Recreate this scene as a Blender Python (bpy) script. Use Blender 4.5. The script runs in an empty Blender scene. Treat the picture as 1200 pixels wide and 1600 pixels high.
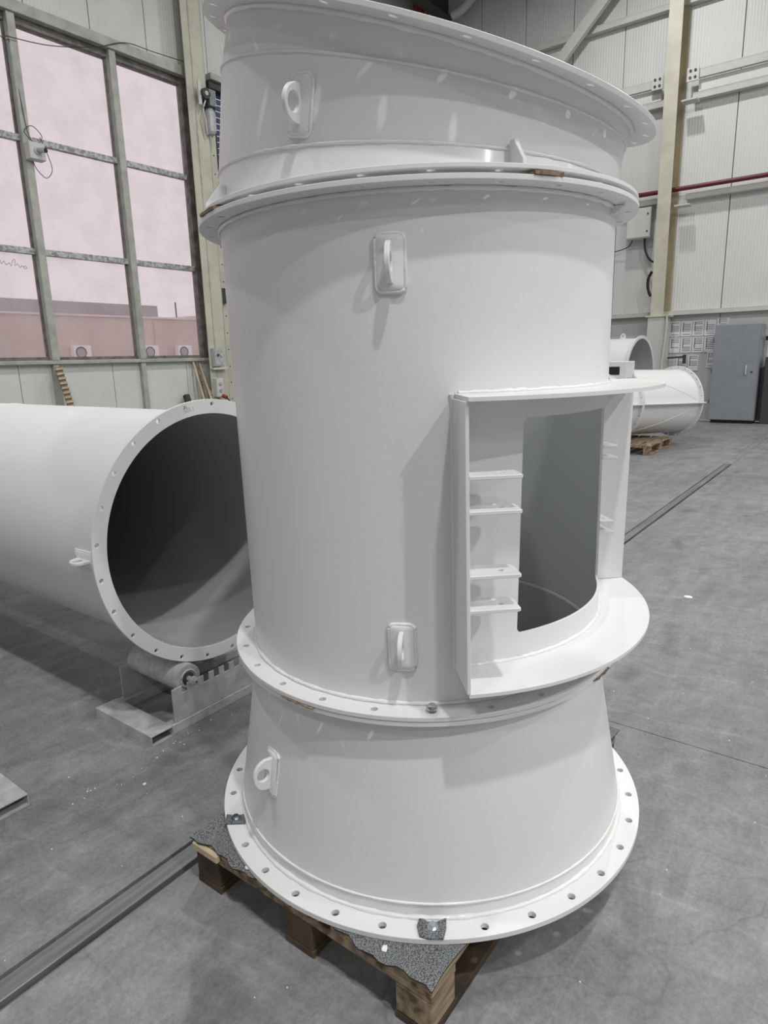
import bpy, bmesh, math, random
from math import pi, sin, cos, radians as R
from mathutils import Vector, Matrix
random.seed(7)
S = bpy.context.scene
COL = S.collection

# ------------------------------------------------------------------ camera
def make_camera():
    f, pit, roll, az = 1028.04, R(13.0656), R(-1.5241), R(37.1247)
    h = Vector((cos(az), sin(az), 0)); r0 = Vector((sin(az), -cos(az), 0)); u0 = Vector((0, 0, 1))
    fw = h * cos(pit) - u0 * sin(pit); up = u0 * cos(pit) + h * sin(pit)
    r = r0 * cos(roll) + up * sin(roll); u = up * cos(roll) - r0 * sin(roll)
    cd = bpy.data.cameras.new('camera'); cd.sensor_fit = 'HORIZONTAL'; cd.sensor_width = 36
    cd.lens = 36 * f / 1200; cd.clip_start = .05; cd.clip_end = 300
    co = bpy.data.objects.new('camera', cd); COL.objects.link(co)
    m = Matrix((r, u, -fw)).transposed().to_4x4(); m.translation = Vector((0, 0, 1.45))
    co.matrix_world = m; S.camera = co
make_camera()

# ------------------------------------------------------------------ world, lamps, exposure
S.view_settings.view_transform = 'Standard'; S.view_settings.look = 'None'
S.view_settings.exposure = 0.0; S.view_settings.gamma = 1.0; S.view_settings.use_curve_mapping = False
w = bpy.data.worlds.new('overcast_sky'); S.world = w; w.use_nodes = True
bg = w.node_tree.nodes['Background']; bg.inputs[0].default_value = (.88, .80, .835, 1); bg.inputs[1].default_value = 0.95

LAMP_ROWS = [(-5.8, (0, 110, 110, 50)), (-.6, (210, 470, 320, 150)), (6.2, (190, 350, 220, 200)), (12.4, (110, 190, 190, 160))]
LAMP_Y = [-14.5, -8.3, -2.1, 4.1]
for lx, pw in LAMP_ROWS:
    for ly, en in zip(LAMP_Y, pw):
        if not en: continue
        ld = bpy.data.lights.new('high_bay_lamp', 'AREA'); ld.shape = 'DISK'; ld.size = .34
        ld.energy = en; ld.color = (1, .998, .99)
        lo = bpy.data.objects.new('high_bay_lamp', ld); COL.objects.link(lo); lo.location = (lx, ly, 9.3)

# ------------------------------------------------------------------ materials
def mat(name, col, rough=.5, metal=0, noise=0, nscale=8, bump=0, bscale=60, coat=0, col2=None, spec=None, detail=5, stretch=None):
    m = bpy.data.materials.new(name); m.use_nodes = True; nt = m.node_tree; b = nt.nodes['Principled BSDF']
    b.inputs['Base Color'].default_value = (*col, 1); b.inputs['Roughness'].default_value = rough
    b.inputs['Metallic'].default_value = metal
    if spec is not None: b.inputs['Specular IOR Level'].default_value = spec
    if coat: b.inputs['Coat Weight'].default_value = coat; b.inputs['Coat Roughness'].default_value = .12
    tc = nt.nodes.new('ShaderNodeTexCoord'); src = tc.outputs['Object']
    if stretch:
        mp = nt.nodes.new('ShaderNodeMapping'); mp.inputs['Scale'].default_value = stretch
        nt.links.new(src, mp.inputs[0]); src = mp.outputs[0]
    if noise or col2:
        n = nt.nodes.new('ShaderNodeTexNoise'); n.inputs['Scale'].default_value = nscale; n.inputs['Detail'].default_value = detail
        nt.links.new(src, n.inputs['Vector'])
        cr = nt.nodes.new('ShaderNodeValToRGB'); k = noise or .5
        c2 = col2 or tuple(c * (1 - k) for c in col)
        cr.color_ramp.elements[0].color = (*c2, 1); cr.color_ramp.elements[1].color = (*col, 1)
        cr.color_ramp.elements[0].position = .35; cr.color_ramp.elements[1].position = .62
        nt.links.new(n.outputs['Fac'], cr.inputs[0]); nt.links.new(cr.outputs[0], b.inputs['Base Color'])
    if bump:
        n2 = nt.nodes.new('ShaderNodeTexNoise'); n2.inputs['Scale'].default_value = bscale; n2.inputs['Detail'].default_value = 3
        nt.links.new(src, n2.inputs['Vector'])
        bp = nt.nodes.new('ShaderNodeBump'); bp.inputs['Strength'].default_value = bump; bp.inputs['Distance'].default_value = .002
        nt.links.new(n2.outputs['Fac'], bp.inputs['Height']); nt.links.new(bp.outputs[0], b.inputs['Normal'])
    return m

M = {}
M['white'] = mat('white_gloss_paint', (.755, .755, .752), .36, bump=.10, bscale=240, coat=.05, spec=.35)
M['weld'] = mat('painted_weld', (.78, .78, .77), .3, bump=.9, bscale=90, coat=.3)
M['grey_in'] = mat('grey_inner_paint', (.52, .535, .545), .55, bump=.15, bscale=200)
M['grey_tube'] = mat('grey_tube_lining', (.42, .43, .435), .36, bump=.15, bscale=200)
M['panel'] = mat('sandwich_panel', (.70, .71, .685), .45, noise=.06, nscale=1.2)
M['panel_low'] = mat('lower_panel', (.62, .63, .60), .5, noise=.12, nscale=1.5)
M['panel_win'] = mat('window_wall_panel', (.70, .72, .69), .45, noise=.08, nscale=1.5)
M['wall_far'] = mat('unseen_wall_grey', (.36, .36, .35), .8)  # mid-grey picked to cut bounce light from the unseen walls
M['joint'] = mat('panel_joint', (.22, .22, .21), .9)
M['frame'] = mat('window_frame_paint', (.47, .48, .43), .45, noise=.25, nscale=6)
M['frame_dark'] = mat('dark_frame', (.21, .195, .18), .6, noise=.5, nscale=9)  # darker mottled tone for header underside, bottom rail, jamb and gaskets
M['film'] = mat('film_covered_transom', (.55, .56, .54), .5, col2=(.25, .25, .25), nscale=22, detail=1)
M['beige'] = mat('beige_steel_paint', (.60, .58, .47), .5, noise=.15, nscale=3)
M['rusty'] = mat('stained_beige_steel', (.50, .43, .28), .6, noise=.35, nscale=3, stretch=(1, 1, .25))
M['girt'] = mat('grey_girt_paint', (.60, .60, .58), .5, noise=.08, nscale=4)
M['red_pipe'] = mat('dark_red_paint', (.13, .012, .022), .4)
M['red'] = mat('red_oxide_paint', (.32, .06, .03), .45)
M['galv'] = mat('galvanised_steel', (.54, .55, .55), .5, metal=.15, noise=.25, nscale=18)
M['roller'] = mat('scuffed_roller_steel', (.50, .50, .49), .6, noise=.25, nscale=30, bump=.4, bscale=60)
M['black'] = mat('black_plastic', (.012, .012, .012), .5)
M['dark'] = mat('dark_steel', (.05, .05, .05), .6)
M['bolt'] = mat('zinc_bolt', (.62, .65, .68), .25, metal=1)
M['felt'] = mat('speckled_grey_felt', (.24, .25, .26), .95, col2=(.03, .033, .036), nscale=380, detail=1)
M['felt_edge'] = mat('dark_felt_edge', (.05, .04, .032), .95)
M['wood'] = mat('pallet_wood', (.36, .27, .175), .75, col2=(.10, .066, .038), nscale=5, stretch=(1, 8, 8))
M['wood_dark'] = mat('dark_wood_and_shade', (.12, .082, .05), .85, col2=(.025, .016, .01), nscale=6)  # near pallet's shade is put into this dark wood; the dark board shares it
M['wood_light'] = mat('pale_wood', (.62, .50, .34), .7, noise=.25, nscale=6)
M['cork'] = mat('brown_shim', (.30, .22, .15), .9, noise=.5, nscale=90)
M['cabinet'] = mat('blue_grey_cabinet', (.28, .295, .325), .45, noise=.08, nscale=5)
M['elbox'] = mat('light_grey_box', (.62, .62, .60), .45)
M['blue'] = mat('blue_roller_slat', (.035, .06, .16), .5)
M['rail'] = mat('worn_rail_steel', (.24, .245, .25), .5, metal=.3, noise=.4, nscale=9, stretch=(.2, 5, 5))
M['groove'] = mat('groove_dirt', (.035, .035, .035), .9)
M['paperchip'] = mat('white_chip', (.8, .8, .78), .7)
M['concrete_out'] = mat('outside_ground', (.6, .56, .55), .9)
M['facade'] = mat('beige_facade', (.74, .63, .57), .8, noise=.12, nscale=.5)
M['hall'] = mat('grey_hall_cladding', (.50, .47, .50), .8, noise=.12, nscale=.6)
M['roof_out'] = mat('pale_roof', (.85, .76, .75), .7, noise=.12, nscale=1)
M['ac'] = mat('ac_unit_white', (.95, .94, .94), .5)
M['ceiling'] = mat('roof_sheet', (.34, .34, .34), .6)

def floor_mat():
    m = bpy.data.materials.new('power_floated_concrete'); m.use_nodes = True; nt = m.node_tree; b = nt.nodes['Principled BSDF']
    N = nt.nodes.new; L = nt.links.new
    g = N('ShaderNodeNewGeometry')
    def noise(s, d=6, ro=.6, st=None):
        n = N('ShaderNodeTexNoise'); n.inputs['Scale'].default_value = s; n.inputs['Detail'].default_value = d; n.inputs['Roughness'].default_value = ro
        if st:
            mp = N('ShaderNodeMapping'); mp.inputs['Scale'].default_value = st; mp.inputs['Rotation'].default_value = (0, 0, .5)
            L(g.outputs['Position'], mp.inputs[0]); L(mp.outputs[0], n.inputs['Vector'])
        else: L(g.outputs['Position'], n.inputs['Vector'])
        return n.outputs['Fac']
    def ramp(f, a, b_, ca, cb):
        r = N('ShaderNodeValToRGB'); r.color_ramp.elements[0].position = a; r.color_ramp.elements[1].position = b_
        r.color_ramp.elements[0].color = (*ca, 1); r.color_ramp.elements[1].color = (*cb, 1); L(f, r.inputs[0]); return r.outputs[0]
    def mix(mode, fac, a, b_):
        x = N('ShaderNodeMix'); x.data_type = 'RGBA'; x.blend_type = mode; x.inputs[0].default_value = fac
        if not isinstance(fac, (int, float)): L(fac, x.inputs[0])
        L(a, x.inputs[6]); L(b_, x.inputs[7]); return x.outputs[2]
    base = ramp(noise(.9, 8, .62), .32, .68, (.19, .196, .203), (.295, .298, .30))
    fine = ramp(noise(70, 6, .8), .3, .7, (.72,) * 3, (1.16,) * 3)
    c = mix('MULTIPLY', 1.0, base, fine)
    sw = ramp(noise(2.2, 6, .6, (1, 5, 1)), .35, .7, (.88,) * 3, (1.12,) * 3)
    c = mix('MULTIPLY', 1.0, c, sw)
    # dark blotches of old spills
    sp = ramp(noise(3.3, 2, .4), .28, .36, (.72,) * 3, (1,) * 3)
    c = mix('MULTIPLY', 1.0, c, sp)
    # fine hair cracks
    v = N('ShaderNodeTexVoronoi'); v.feature = 'DISTANCE_TO_EDGE'; v.inputs['Scale'].default_value = .8
    dn = N('ShaderNodeTexNoise'); dn.inputs['Scale'].default_value = 3; L(g.outputs['Position'], dn.inputs['Vector'])
    va = N('ShaderNodeVectorMath'); va.operation = 'MULTIPLY_ADD'; va.inputs[1].default_value = (.35, .35, .35)
    L(dn.outputs['Color'], va.inputs[0]); L(g.outputs['Position'], va.inputs[2]); L(va.outputs[0], v.inputs['Vector'])
    cr = ramp(v.outputs['Distance'], .0, .0035, (.6,) * 3, (1,) * 3)
    c = mix('MULTIPLY', .45, c, cr)
    # pale dust scratches
    v2 = N('ShaderNodeTexVoronoi'); v2.feature = 'DISTANCE_TO_EDGE'; v2.inputs['Scale'].default_value = .55
    va2 = N('ShaderNodeVectorMath'); va2.operation = 'MULTIPLY_ADD'; va2.inputs[1].default_value = (.9, .9, .9)
    L(dn.outputs['Color'], va2.inputs[0]); L(g.outputs['Position'], va2.inputs[2]); L(va2.outputs[0], v2.inputs['Vector'])
    sc = ramp(v2.outputs['Distance'], 0, .004, (1.25,) * 3, (1,) * 3)
    c = mix('MULTIPLY', .35, c, sc)
    mt = ramp(noise(9, 8, .8), .36, .62, (.80,) * 3, (1.10,) * 3)
    c = mix('MULTIPLY', 1.0, c, mt)
    tint = ramp(noise(1.7, 3, .5), .35, .65, (.985, 1.0, 1.02), (1.02, 1.0, .985))
    c = mix('MULTIPLY', 1.0, c, tint)
    def ridge(sc_, st, w_, amt):
        d = N('ShaderNodeMath'); d.operation = 'SUBTRACT'; L(noise(sc_, 3, .45, st), d.inputs[0]); d.inputs[1].default_value = .5
        ab = N('ShaderNodeMath'); ab.operation = 'ABSOLUTE'; L(d.outputs[0], ab.inputs[0]); return ramp(ab.outputs[0], 0, w_, (amt,) * 3, (1,) * 3)
    c = mix('MULTIPLY', 1.0, c, ridge(1.0, (1.4, .6, 1), .012, 1.16))
    c = mix('MULTIPLY', 1.0, c, ridge(2.1, (.5, 2.2, 1), .008, 1.12))
    c = mix('MULTIPLY', 1.0, c, ridge(1.5, (2.0, 1.1, 1), .02, .9))
    wn = N('ShaderNodeTexVoronoi'); wn.inputs['Scale'].default_value = 5; L(g.outputs['Position'], wn.inputs['Vector'])
    dot = ramp(wn.outputs['Distance'], .018, .03, (2.2,) * 3, (1,) * 3)
    c = mix('MULTIPLY', .7, c, dot)
    L(c, b.inputs['Base Color'])
    rr = N('ShaderNodeMapRange'); rr.inputs[1].default_value = .3; rr.inputs[2].default_value = .7; rr.inputs[3].default_value = .33; rr.inputs[4].default_value = .55
    L(noise(2, 4), rr.inputs[0]); L(rr.outputs[0], b.inputs['Roughness'])
    bp = N('ShaderNodeBump'); bp.inputs['Strength'].default_value = .25; bp.inputs['Distance'].default_value = .003
    L(noise(40, 4), bp.inputs['Height']); L(bp.outputs[0], b.inputs['Normal'])
    return m
M['floor'] = floor_mat()

def panel_ribs(m, axis, pitch=.055, strength=.5):
    """fine factory ribs rolled into the sheet of a sandwich panel"""
    nt = m.node_tree; b = nt.nodes['Principled BSDF']; g = nt.nodes.new('ShaderNodeNewGeometry')
    sp = nt.nodes.new('ShaderNodeSeparateXYZ'); nt.links.new(g.outputs['Position'], sp.inputs[0])
    mu = nt.nodes.new('ShaderNodeMath'); mu.operation = 'MULTIPLY'; mu.inputs[1].default_value = 2 * pi / pitch
    nt.links.new(sp.outputs[axis], mu.inputs[0])
    sn = nt.nodes.new('ShaderNodeMath'); sn.operation = 'SINE'; nt.links.new(mu.outputs[0], sn.inputs[0])
    bp = nt.nodes.new('ShaderNodeBump'); bp.inputs['Strength'].default_value = strength; bp.inputs['Distance'].default_value = .0025
    nt.links.new(sn.outputs[0], bp.inputs['Height']); nt.links.new(bp.outputs[0], b.inputs['Normal'])
panel_ribs(M['panel'], 1); panel_ribs(M['panel_low'], 1, .1, .3); panel_ribs(M['panel_win'], 0)

def glass_mat():
    m = bpy.data.materials.new('dusty_window_glass'); m.use_nodes = True; nt = m.node_tree
    nt.nodes.remove(nt.nodes['Principled BSDF']); out = nt.nodes['Material Output']
    tr = nt.nodes.new('ShaderNodeBsdfTransparent'); tr.inputs[0].default_value = (.95, .93, .94, 1)
    gl = nt.nodes.new('ShaderNodeBsdfGlossy'); gl.inputs['Roughness'].default_value = .4
    df = nt.nodes.new('ShaderNodeBsdfDiffuse'); df.inputs[0].default_value = (.7, .66, .67, 1)
    fr = nt.nodes.new('ShaderNodeFresnel'); fr.inputs[0].default_value = 1.08
    m1 = nt.nodes.new('ShaderNodeMixShader'); m2 = nt.nodes.new('ShaderNodeMixShader')
    tc = nt.nodes.new('ShaderNodeTexCoord'); n = nt.nodes.new('ShaderNodeTexNoise'); n.inputs['Scale'].default_value = 2.5; n.inputs['Detail'].default_value = 8
    mr = nt.nodes.new('ShaderNodeMapRange'); mr.inputs[1].default_value = .4; mr.inputs[2].default_value = .75; mr.inputs[3].default_value = .05; mr.inputs[4].default_value = .2
    nt.links.new(tc.outputs['Object'], n.inputs['Vector']); nt.links.new(n.outputs['Fac'], mr.inputs[0])
    nt.links.new(mr.outputs[0], m1.inputs[0]); nt.links.new(tr.outputs[0], m1.inputs[1]); nt.links.new(df.outputs[0], m1.inputs[2])
    nt.links.new(fr.outputs[0], m2.inputs[0]); nt.links.new(m1.outputs[0], m2.inputs[1]); nt.links.new(gl.outputs[0], m2.inputs[2])
    nt.links.new(m2.outputs[0], out.inputs[0]); return m
M['glass'] = glass_mat()

def paper_mat():
    """flat print: title block, left key column and rules of text lines"""
    m = bpy.data.materials.new('printed_paper'); m.use_nodes = True; nt = m.node_tree; b = nt.nodes['Principled BSDF']
    N = nt.nodes.new; L = nt.links.new; b.inputs['Roughness'].default_value = .6
    tc = N('ShaderNodeTexCoord'); sp = N('ShaderNodeSeparateXYZ'); L(tc.outputs['Generated'], sp.inputs[0])
    def op(o, a, c=None):
        x = N('ShaderNodeMath'); x.operation = o
        if isinstance(a, (int, float)): x.inputs[0].default_value = a
        else: L(a, x.inputs[0])
        if c is not None:
            if isinstance(c, (int, float)): x.inputs[1].default_value = c
            else: L(c, x.inputs[1])
        return x.outputs[0]
    u = op('SUBTRACT', 1.0, sp.outputs[1]); v = sp.outputs[2]
    fr = op('FRACT', op('MULTIPLY', v, 9.0)); lines = op('LESS_THAN', fr, .34)
    row = op('FLOOR', op('MULTIPLY', v, 9.0))
    wn = N('ShaderNodeTexWhiteNoise'); wn.noise_dimensions = '2D'; cb = N('ShaderNodeCombineXYZ'); L(row, cb.inputs[0])
    oi = N('ShaderNodeObjectInfo'); L(oi.outputs['Random'], cb.inputs[1]); L(cb.outputs[0], wn.inputs['Vector'])
    on = op('GREATER_THAN', wn.outputs['Value'], .25)
    inx = op('MULTIPLY', op('GREATER_THAN', u, .18), op('LESS_THAN', u, .88)); iny = op('MULTIPLY', op('GREATER_THAN', v, .1), op('LESS_THAN', v, .93))
    ink = op('MULTIPLY', op('MULTIPLY', lines, on), op('MULTIPLY', inx, iny))
    key = op('MULTIPLY', op('MULTIPLY', op('GREATER_THAN', u, .16), op('LESS_THAN', u, .26)), op('MULTIPLY', op('GREATER_THAN', v, .3), op('LESS_THAN', v, .93)))
    ink = op('MAXIMUM', ink, op('MULTIPLY', key, .8))
    mx = N('ShaderNodeMix'); mx.data_type = 'RGBA'; mx.inputs[6].default_value = (.74, .74, .78, 1); mx.inputs[7].default_value = (.10, .10, .12, 1)
    L(ink, mx.inputs[0]); L(mx.outputs[2], b.inputs['Base Color']); return m
M['paper'] = paper_mat()

# ------------------------------------------------------------------ helpers
def empty(name, loc=(0, 0, 0), label=None, cat=None, group=None, kind=None, rot=0):
    o = bpy.data.objects.new(name, None); COL.objects.link(o); o.location = loc; o.rotation_euler = (0, 0, rot)
    o.empty_display_size = .1
    return tag(o, label, cat, group, kind)
def tag(o, label=None, cat=None, group=None, kind=None):
    if label: o['label'] = label
    if cat: o['category'] = cat
    if group: o['group'] = group
    if kind: o['kind'] = kind
    return o
def finish(me, ang=35, flat=False):
    bm = bmesh.new(); bm.from_mesh(me)
    for f in bm.faces: f.smooth = not flat
    for e in bm.edges:
        if len(e.link_faces) == 2:
            if e.calc_face_angle(0) > R(ang): e.smooth = False
    bm.to_mesh(me); bm.free()
def setparent(o, parent):
    if parent is not None:
        o.parent = parent
        mw = Matrix.Identity(4)
        p = parent; chain = []
        while p is not None: chain.append(p); p = p.parent
        for q in reversed(chain): mw = mw @ q.matrix_basis
        o.matrix_basis = mw.inverted() @ o.matrix_basis       # geometry is written in world space
def obj(name, me, mats, parent=None, ang=35, flat=False):
    if isinstance(me, bmesh.types.BMesh):
        bm = me; me = bpy.data.meshes.new(name); bm.to_mesh(me); bm.free()
    finish(me, ang, flat)
    idx = [0] * len(me.polygons); me.polygons.foreach_get('material_index', idx)
    me.materials.clear()
    ml = mats if isinstance(mats, (list, tuple)) else [mats]
    for m_ in ml: me.materials.append(M[m_] if isinstance(m_, str) else m_)
    me.polygons.foreach_set('material_index', [min(i, len(ml) - 1) for i in idx])
    o = bpy.data.objects.new(name, me); COL.objects.link(o); setparent(o, parent); return o
def link(name, me, parent, mtx):
    o = bpy.data.objects.new(name, me); COL.objects.link(o); o.matrix_basis = mtx; setparent(o, parent); return o

def frame(o, x, y):
    x = Vector(x).normalized(); y = Vector(y); y = (y - x * y.dot(x)).normalized(); z = x.cross(y)
    m = Matrix((x, y, z)).transposed().to_4x4(); m.translation = Vector(o); return m
def box(bm, a, b, bev=0, mtx=None, mi=0):
    a = Vector(a); b = Vector(b); c = (a + b) / 2; s = b - a
    m = Matrix.Translation(c) @ Matrix.Diagonal((*[max(abs(t), 1e-5) for t in s], 1))
    if mtx is not None: m = mtx @ m
    r = bmesh.ops.create_cube(bm, size=1, matrix=m)
    fs = list({f for v in r['verts'] for f in v.link_faces})
    for f in fs: f.material_index = mi
    if bev:
        es = list({e for v in r['verts'] for e in v.link_edges})
        q = bmesh.ops.bevel(bm, geom=es, offset=bev, segments=1, affect='EDGES', profile=.5)
        for f in q['faces']: f.material_index = mi
def cyl(bm, a, b, r, r2=None, n=24, mi=0, cap=True):
    a = Vector(a); b = Vector(b); d = b - a
    m = Matrix.Translation((a + b) / 2) @ d.to_track_quat('Z', 'Y').to_matrix().to_4x4()
    q = bmesh.ops.create_cone(bm, cap_ends=cap, segments=n, radius1=r, radius2=r if r2 is None else r2, depth=d.length, matrix=m)
    for f in {f for v in q['verts'] for f in v.link_faces}: f.material_index = mi
def B(): return bmesh.new()
def tube(bm, pts, r, n=8, closed=False, jit=0):
    P = [Vector(p) for p in pts]; K = len(P); rings = []
    up = Vector((0, 0, 1))
    for i, p in enumerate(P):
        t = (P[(i + 1) % K] - P[i - 1]) if closed else (P[min(i + 1, K - 1)] - P[max(i - 1, 0)])
        t.normalize(); u = up if abs(t.z) < .95 else Vector((1, 0, 0))
        s = t.cross(u).normalized(); v = s.cross(t).normalized()
        rr = r * (1 + (random.uniform(-jit, jit) if jit else 0))
        rings.append([bm.verts.new(p + rr * (cos(2 * pi * k / n) * s + sin(2 * pi * k / n) * v)) for k in range(n)])
    for i in range(K if closed else K - 1):
        a = rings[i]; b = rings[(i + 1) % K]
        for k in range(n): bm.faces.new((a[k], a[(k + 1) % n], b[(k + 1) % n], b[k]))
    if not closed:
        bm.faces.new(rings[0][::-1]); bm.faces.new(rings[-1])
def smooth_path(ctrl, n=8):
    out = []; C = [Vector(c) for c in ctrl]
    for i in range(len(C) - 1):
        p0 = C[max(i - 1, 0)]; p1 = C[i]; p2 = C[i + 1]; p3 = C[min(i + 2, len(C) - 1)]
        for k in range(n):
            t = k / n
            out.append(.5 * ((2 * p1) + (-p0 + p2) * t + (2 * p0 - 5 * p1 + 4 * p2 - p3) * t * t + (-p0 + 3 * p1 - 3 * p2 + p3) * t ** 3))
    out.append(C[-1]); return out
def rings(bm, rows, closed_loop=False, mi=None):
    """rows: list of lists of points (closed around). closed_loop joins last row with first (solid of revolution)."""
    V = [[bm.verts.new(p) for p in r] for r in rows]; K = len(V)
    for i in range(K if closed_loop else K - 1):
        a = V[i]; b = V[(i + 1) % K]; n = len(a)
        for k in range(n):
            f = bm.faces.new((a[k], a[(k + 1) % n], b[(k + 1) % n], b[k]))
            if mi: f.material_index = mi[i]
    return V
def circle(c, ax, r, n=192, e1=None):
    ax = Vector(ax).normalized(); e1 = Vector(e1 or (1, 0, 0)); e1 = (e1 - ax * e1.dot(ax)).normalized(); e2 = ax.cross(e1)
    return [Vector(c) + r * (cos(2 * pi * k / n) * e1 + sin(2 * pi * k / n) * e2) for k in range(n)]

def plate2d(name, loops, th, bev=.001):
    """flat plate with any holes, local z from 0 to th"""
    cu = bpy.data.curves.new(name, 'CURVE'); cu.dimensions = '2D'; cu.fill_mode = 'BOTH'
    cu.extrude = th / 2 - bev; cu.bevel_depth = bev; cu.bevel_resolution = 0; cu.offset = -bev
    for lp in loops:
        s = cu.splines.new('POLY'); s.points.add(len(lp) - 1); s.use_cyclic_u = True
        for i, p in enumerate(lp): s.points[i].co = (p[0], p[1], 0, 1)
    o = bpy.data.objects.new('tmp', cu); COL.objects.link(o); bpy.context.view_layer.update()
    dg = bpy.context.evaluated_depsgraph_get(); me = bpy.data.meshes.new_from_object(o.evaluated_get(dg))
    bpy.data.objects.remove(o); bpy.data.curves.remove(cu)
    bm = bmesh.new(); bm.from_mesh(me); bmesh.ops.remove_doubles(bm, verts=bm.verts, dist=1e-5)
    bmesh.ops.translate(bm, verts=bm.verts, vec=(0, 0, th / 2)); bmesh.ops.recalc_face_normals(bm, faces=bm.faces)
    bm.to_mesh(me); bm.free(); return me
def cloop(r, n, c=(0, 0)): return [(c[0] + r * cos(2 * pi * k / n), c[1] + r * sin(2 * pi * k / n)) for k in range(n)]
def flange(name, ctr, ax, ri, ro, th, nh, rh, phase, parent, e1=(1, 0, 0), hr=.0085, mat_='white'):
    """ring plate with real bolt holes; ctr is the centre of its lower face along ax"""
    lp = [cloop(ro, 192), cloop(ri, 160)] + [cloop(hr, 14, (rh * cos(R(phase + 360 / nh * k)), rh * sin(R(phase + 360 / nh * k)))) for k in range(nh)]
    me = plate2d(name, lp, th)
    ax = Vector(ax).normalized(); e1 = Vector(e1); e1 = (e1 - ax * e1.dot(ax)).normalized()
    m = frame(ctr, e1, ax.cross(e1)); me.transform(m); return obj(name, me, mat_, parent, ang=40)
def bead(name, pts, r, parent, jit=.22):
    bm = B(); tube(bm, pts, r, 8, True, jit); return obj(name, bm, 'weld', parent, ang=80)
def rrect(w_, h_, r, n=5):
    out = []
    for cx, cy, a in ((w_ / 2 - r, h_ / 2 - r, 0), (-w_ / 2 + r, h_ / 2 - r, 90), (-w_ / 2 + r, -h_ / 2 + r, 180), (w_ / 2 - r, -h_ / 2 + r, 270)):
        for k in range(n + 1): out.append((cx + r * cos(R(a + 90 * k / n)), cy + r * sin(R(a + 90 * k / n))))
    return out

def lug(pos, radial, axial, parent, w_=.056, h_=.105, slit=False, hgt=.078, proj=.046, tilt=0):
    """lifting lug: D-shaped eye plate standing on a rounded doubler plate"""
    radial = Vector(radial).normalized(); axial = Vector(axial); axial = (axial - radial * axial.dot(radial)).normalized(); tang = axial.cross(radial)
    n = 14; out = [(-.012, -hgt / 2), (proj * .25, -hgt / 2)]
    out += [(proj * .25 + proj * .75 * cos(a), hgt / 2 * sin(a)) for a in [R(-78 + 156 * k / n) for k in range(n + 1)]]
    out += [(proj * .25, hgt / 2), (-.012, hgt / 2)]
    me = plate2d('lug', [out, cloop(.0175, 18, (proj * .47, 0))], .011, .0015)
    me.transform(frame(Vector(pos) - (radial.cross(axial)) * .0055 + radial * .006, radial, axial))
    l = obj('lifting_lug', me, 'white', parent, ang=40)
    me = plate2d('doubler', [rrect(w_, h_, .012)], .010, .0035)
    me.transform(frame(Vector(pos) - radial * .0025, axial.cross(radial), axial) if (axial.cross(radial)).cross(axial).dot(radial) > 0 else frame(Vector(pos) - radial * .0025, radial.cross(axial), axial))
    obj('doubler_plate', me, 'white', l, ang=50)
    bm = B(); tube(bm, [Vector(pos) + radial * .0015 + (tang * x + axial * y) for x, y in rrect(w_ + .002, h_ + .002, .013)], .0042, 8, True, .2)
    obj('weld_bead', bm, 'weld', l, ang=80)
    return l

def hexbolt(name, pos, label, group=None, r=.0085, washer=.013):
    t = empty(name, pos, label, 'bolt', group)
    p = Vector(pos); bm = B(); cyl(bm, p, p + Vector((0, 0, .0025)), washer, n=28); obj('washer', bm, 'bolt', t)
    bm = B(); cyl(bm, p + Vector((0, 0, .0025)), p + Vector((0, 0, .0095)), r, n=6); obj('bolt_head', bm, 'bolt', t, ang=20)
    return t

# ================================================================== SETTING
# floor slabs, cut by joints and by the rail channel
fl = empty('floor', (0, 0, 0), kind='structure')
XJ = [-9, -3.5, 2.45, 8.55, 15.5]
def slab(x0, x1, y0, y1):
    bm = B(); g = .002; box(bm, (x0 + g, y0 + g, -.12), (x1 - g, y1 - g, 0), 0); obj('slab', bm, 'floor', fl, flat=True)
for i in range(4):
    for y0, y1 in ((-18, -10.5), (-10.5, -4.5), (-4.5, 1.478), (1.572, 3.855), (3.855, 10)):
        slab(XJ[i], XJ[i + 1], y0, y1)
bm = B(); box(bm, (9.5, 1.48, -.12), (15.5, 1.57, 0)); obj('slab', bm, 'floor', fl, flat=True)
bm = B(); box(bm, (-9, -18, -.2), (15.5, 10, -.121)); obj('joint_filler', bm, 'groove', fl, flat=True)
rl = empty('floor_rail', (4, 1.525, -.02), 'worn steel rail set in its channel across the concrete floor, passing under the near pallet', 'rail')
bm = B(); box(bm, (-9, 1.506, -.1), (9.5, 1.565, -.003), .002); obj('rail_head', bm, 'rail', rl)
bm = B(); box(bm, (-9, 1.4785, -.119), (9.5, 1.4835, -.003)); obj('guard_strip', bm, 'rail', rl)
bm = B(); box(bm, (-9, 1.4835, -.119), (9.5, 1.508, -.045)); obj('groove_bottom', bm, 'groove', rl)

# ---- right-hand wall (plane x = 15.5)
XW = 15.5
wr = empty('wall_right', (XW, 0, 0), kind='structure')
bm = B(); box(bm, (XW + .03, -18, 0), (XW + .15, 10.2, 11)); obj('backing', bm, 'joint', wr, flat=True)
seams = [2.9 + 1.12 * k for k in range(-19, 7)]
seams = [s for s in seams if -18 < s < 10]
ys = [-18] + seams + [10.0]
for i in range(len(ys) - 1):
    bm = B(); box(bm, (XW, ys[i] + .008, 2.24), (XW + .05, ys[i + 1] - .008, 11), .006); obj('wall_panel', bm, 'panel', wr)
    bm = B(); box(bm, (XW + .02, ys[i] + .006, 0), (XW + .06, ys[i + 1] - .006, 2.23), .005); obj('lower_wall_panel', bm, 'panel_low', wr)
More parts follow.
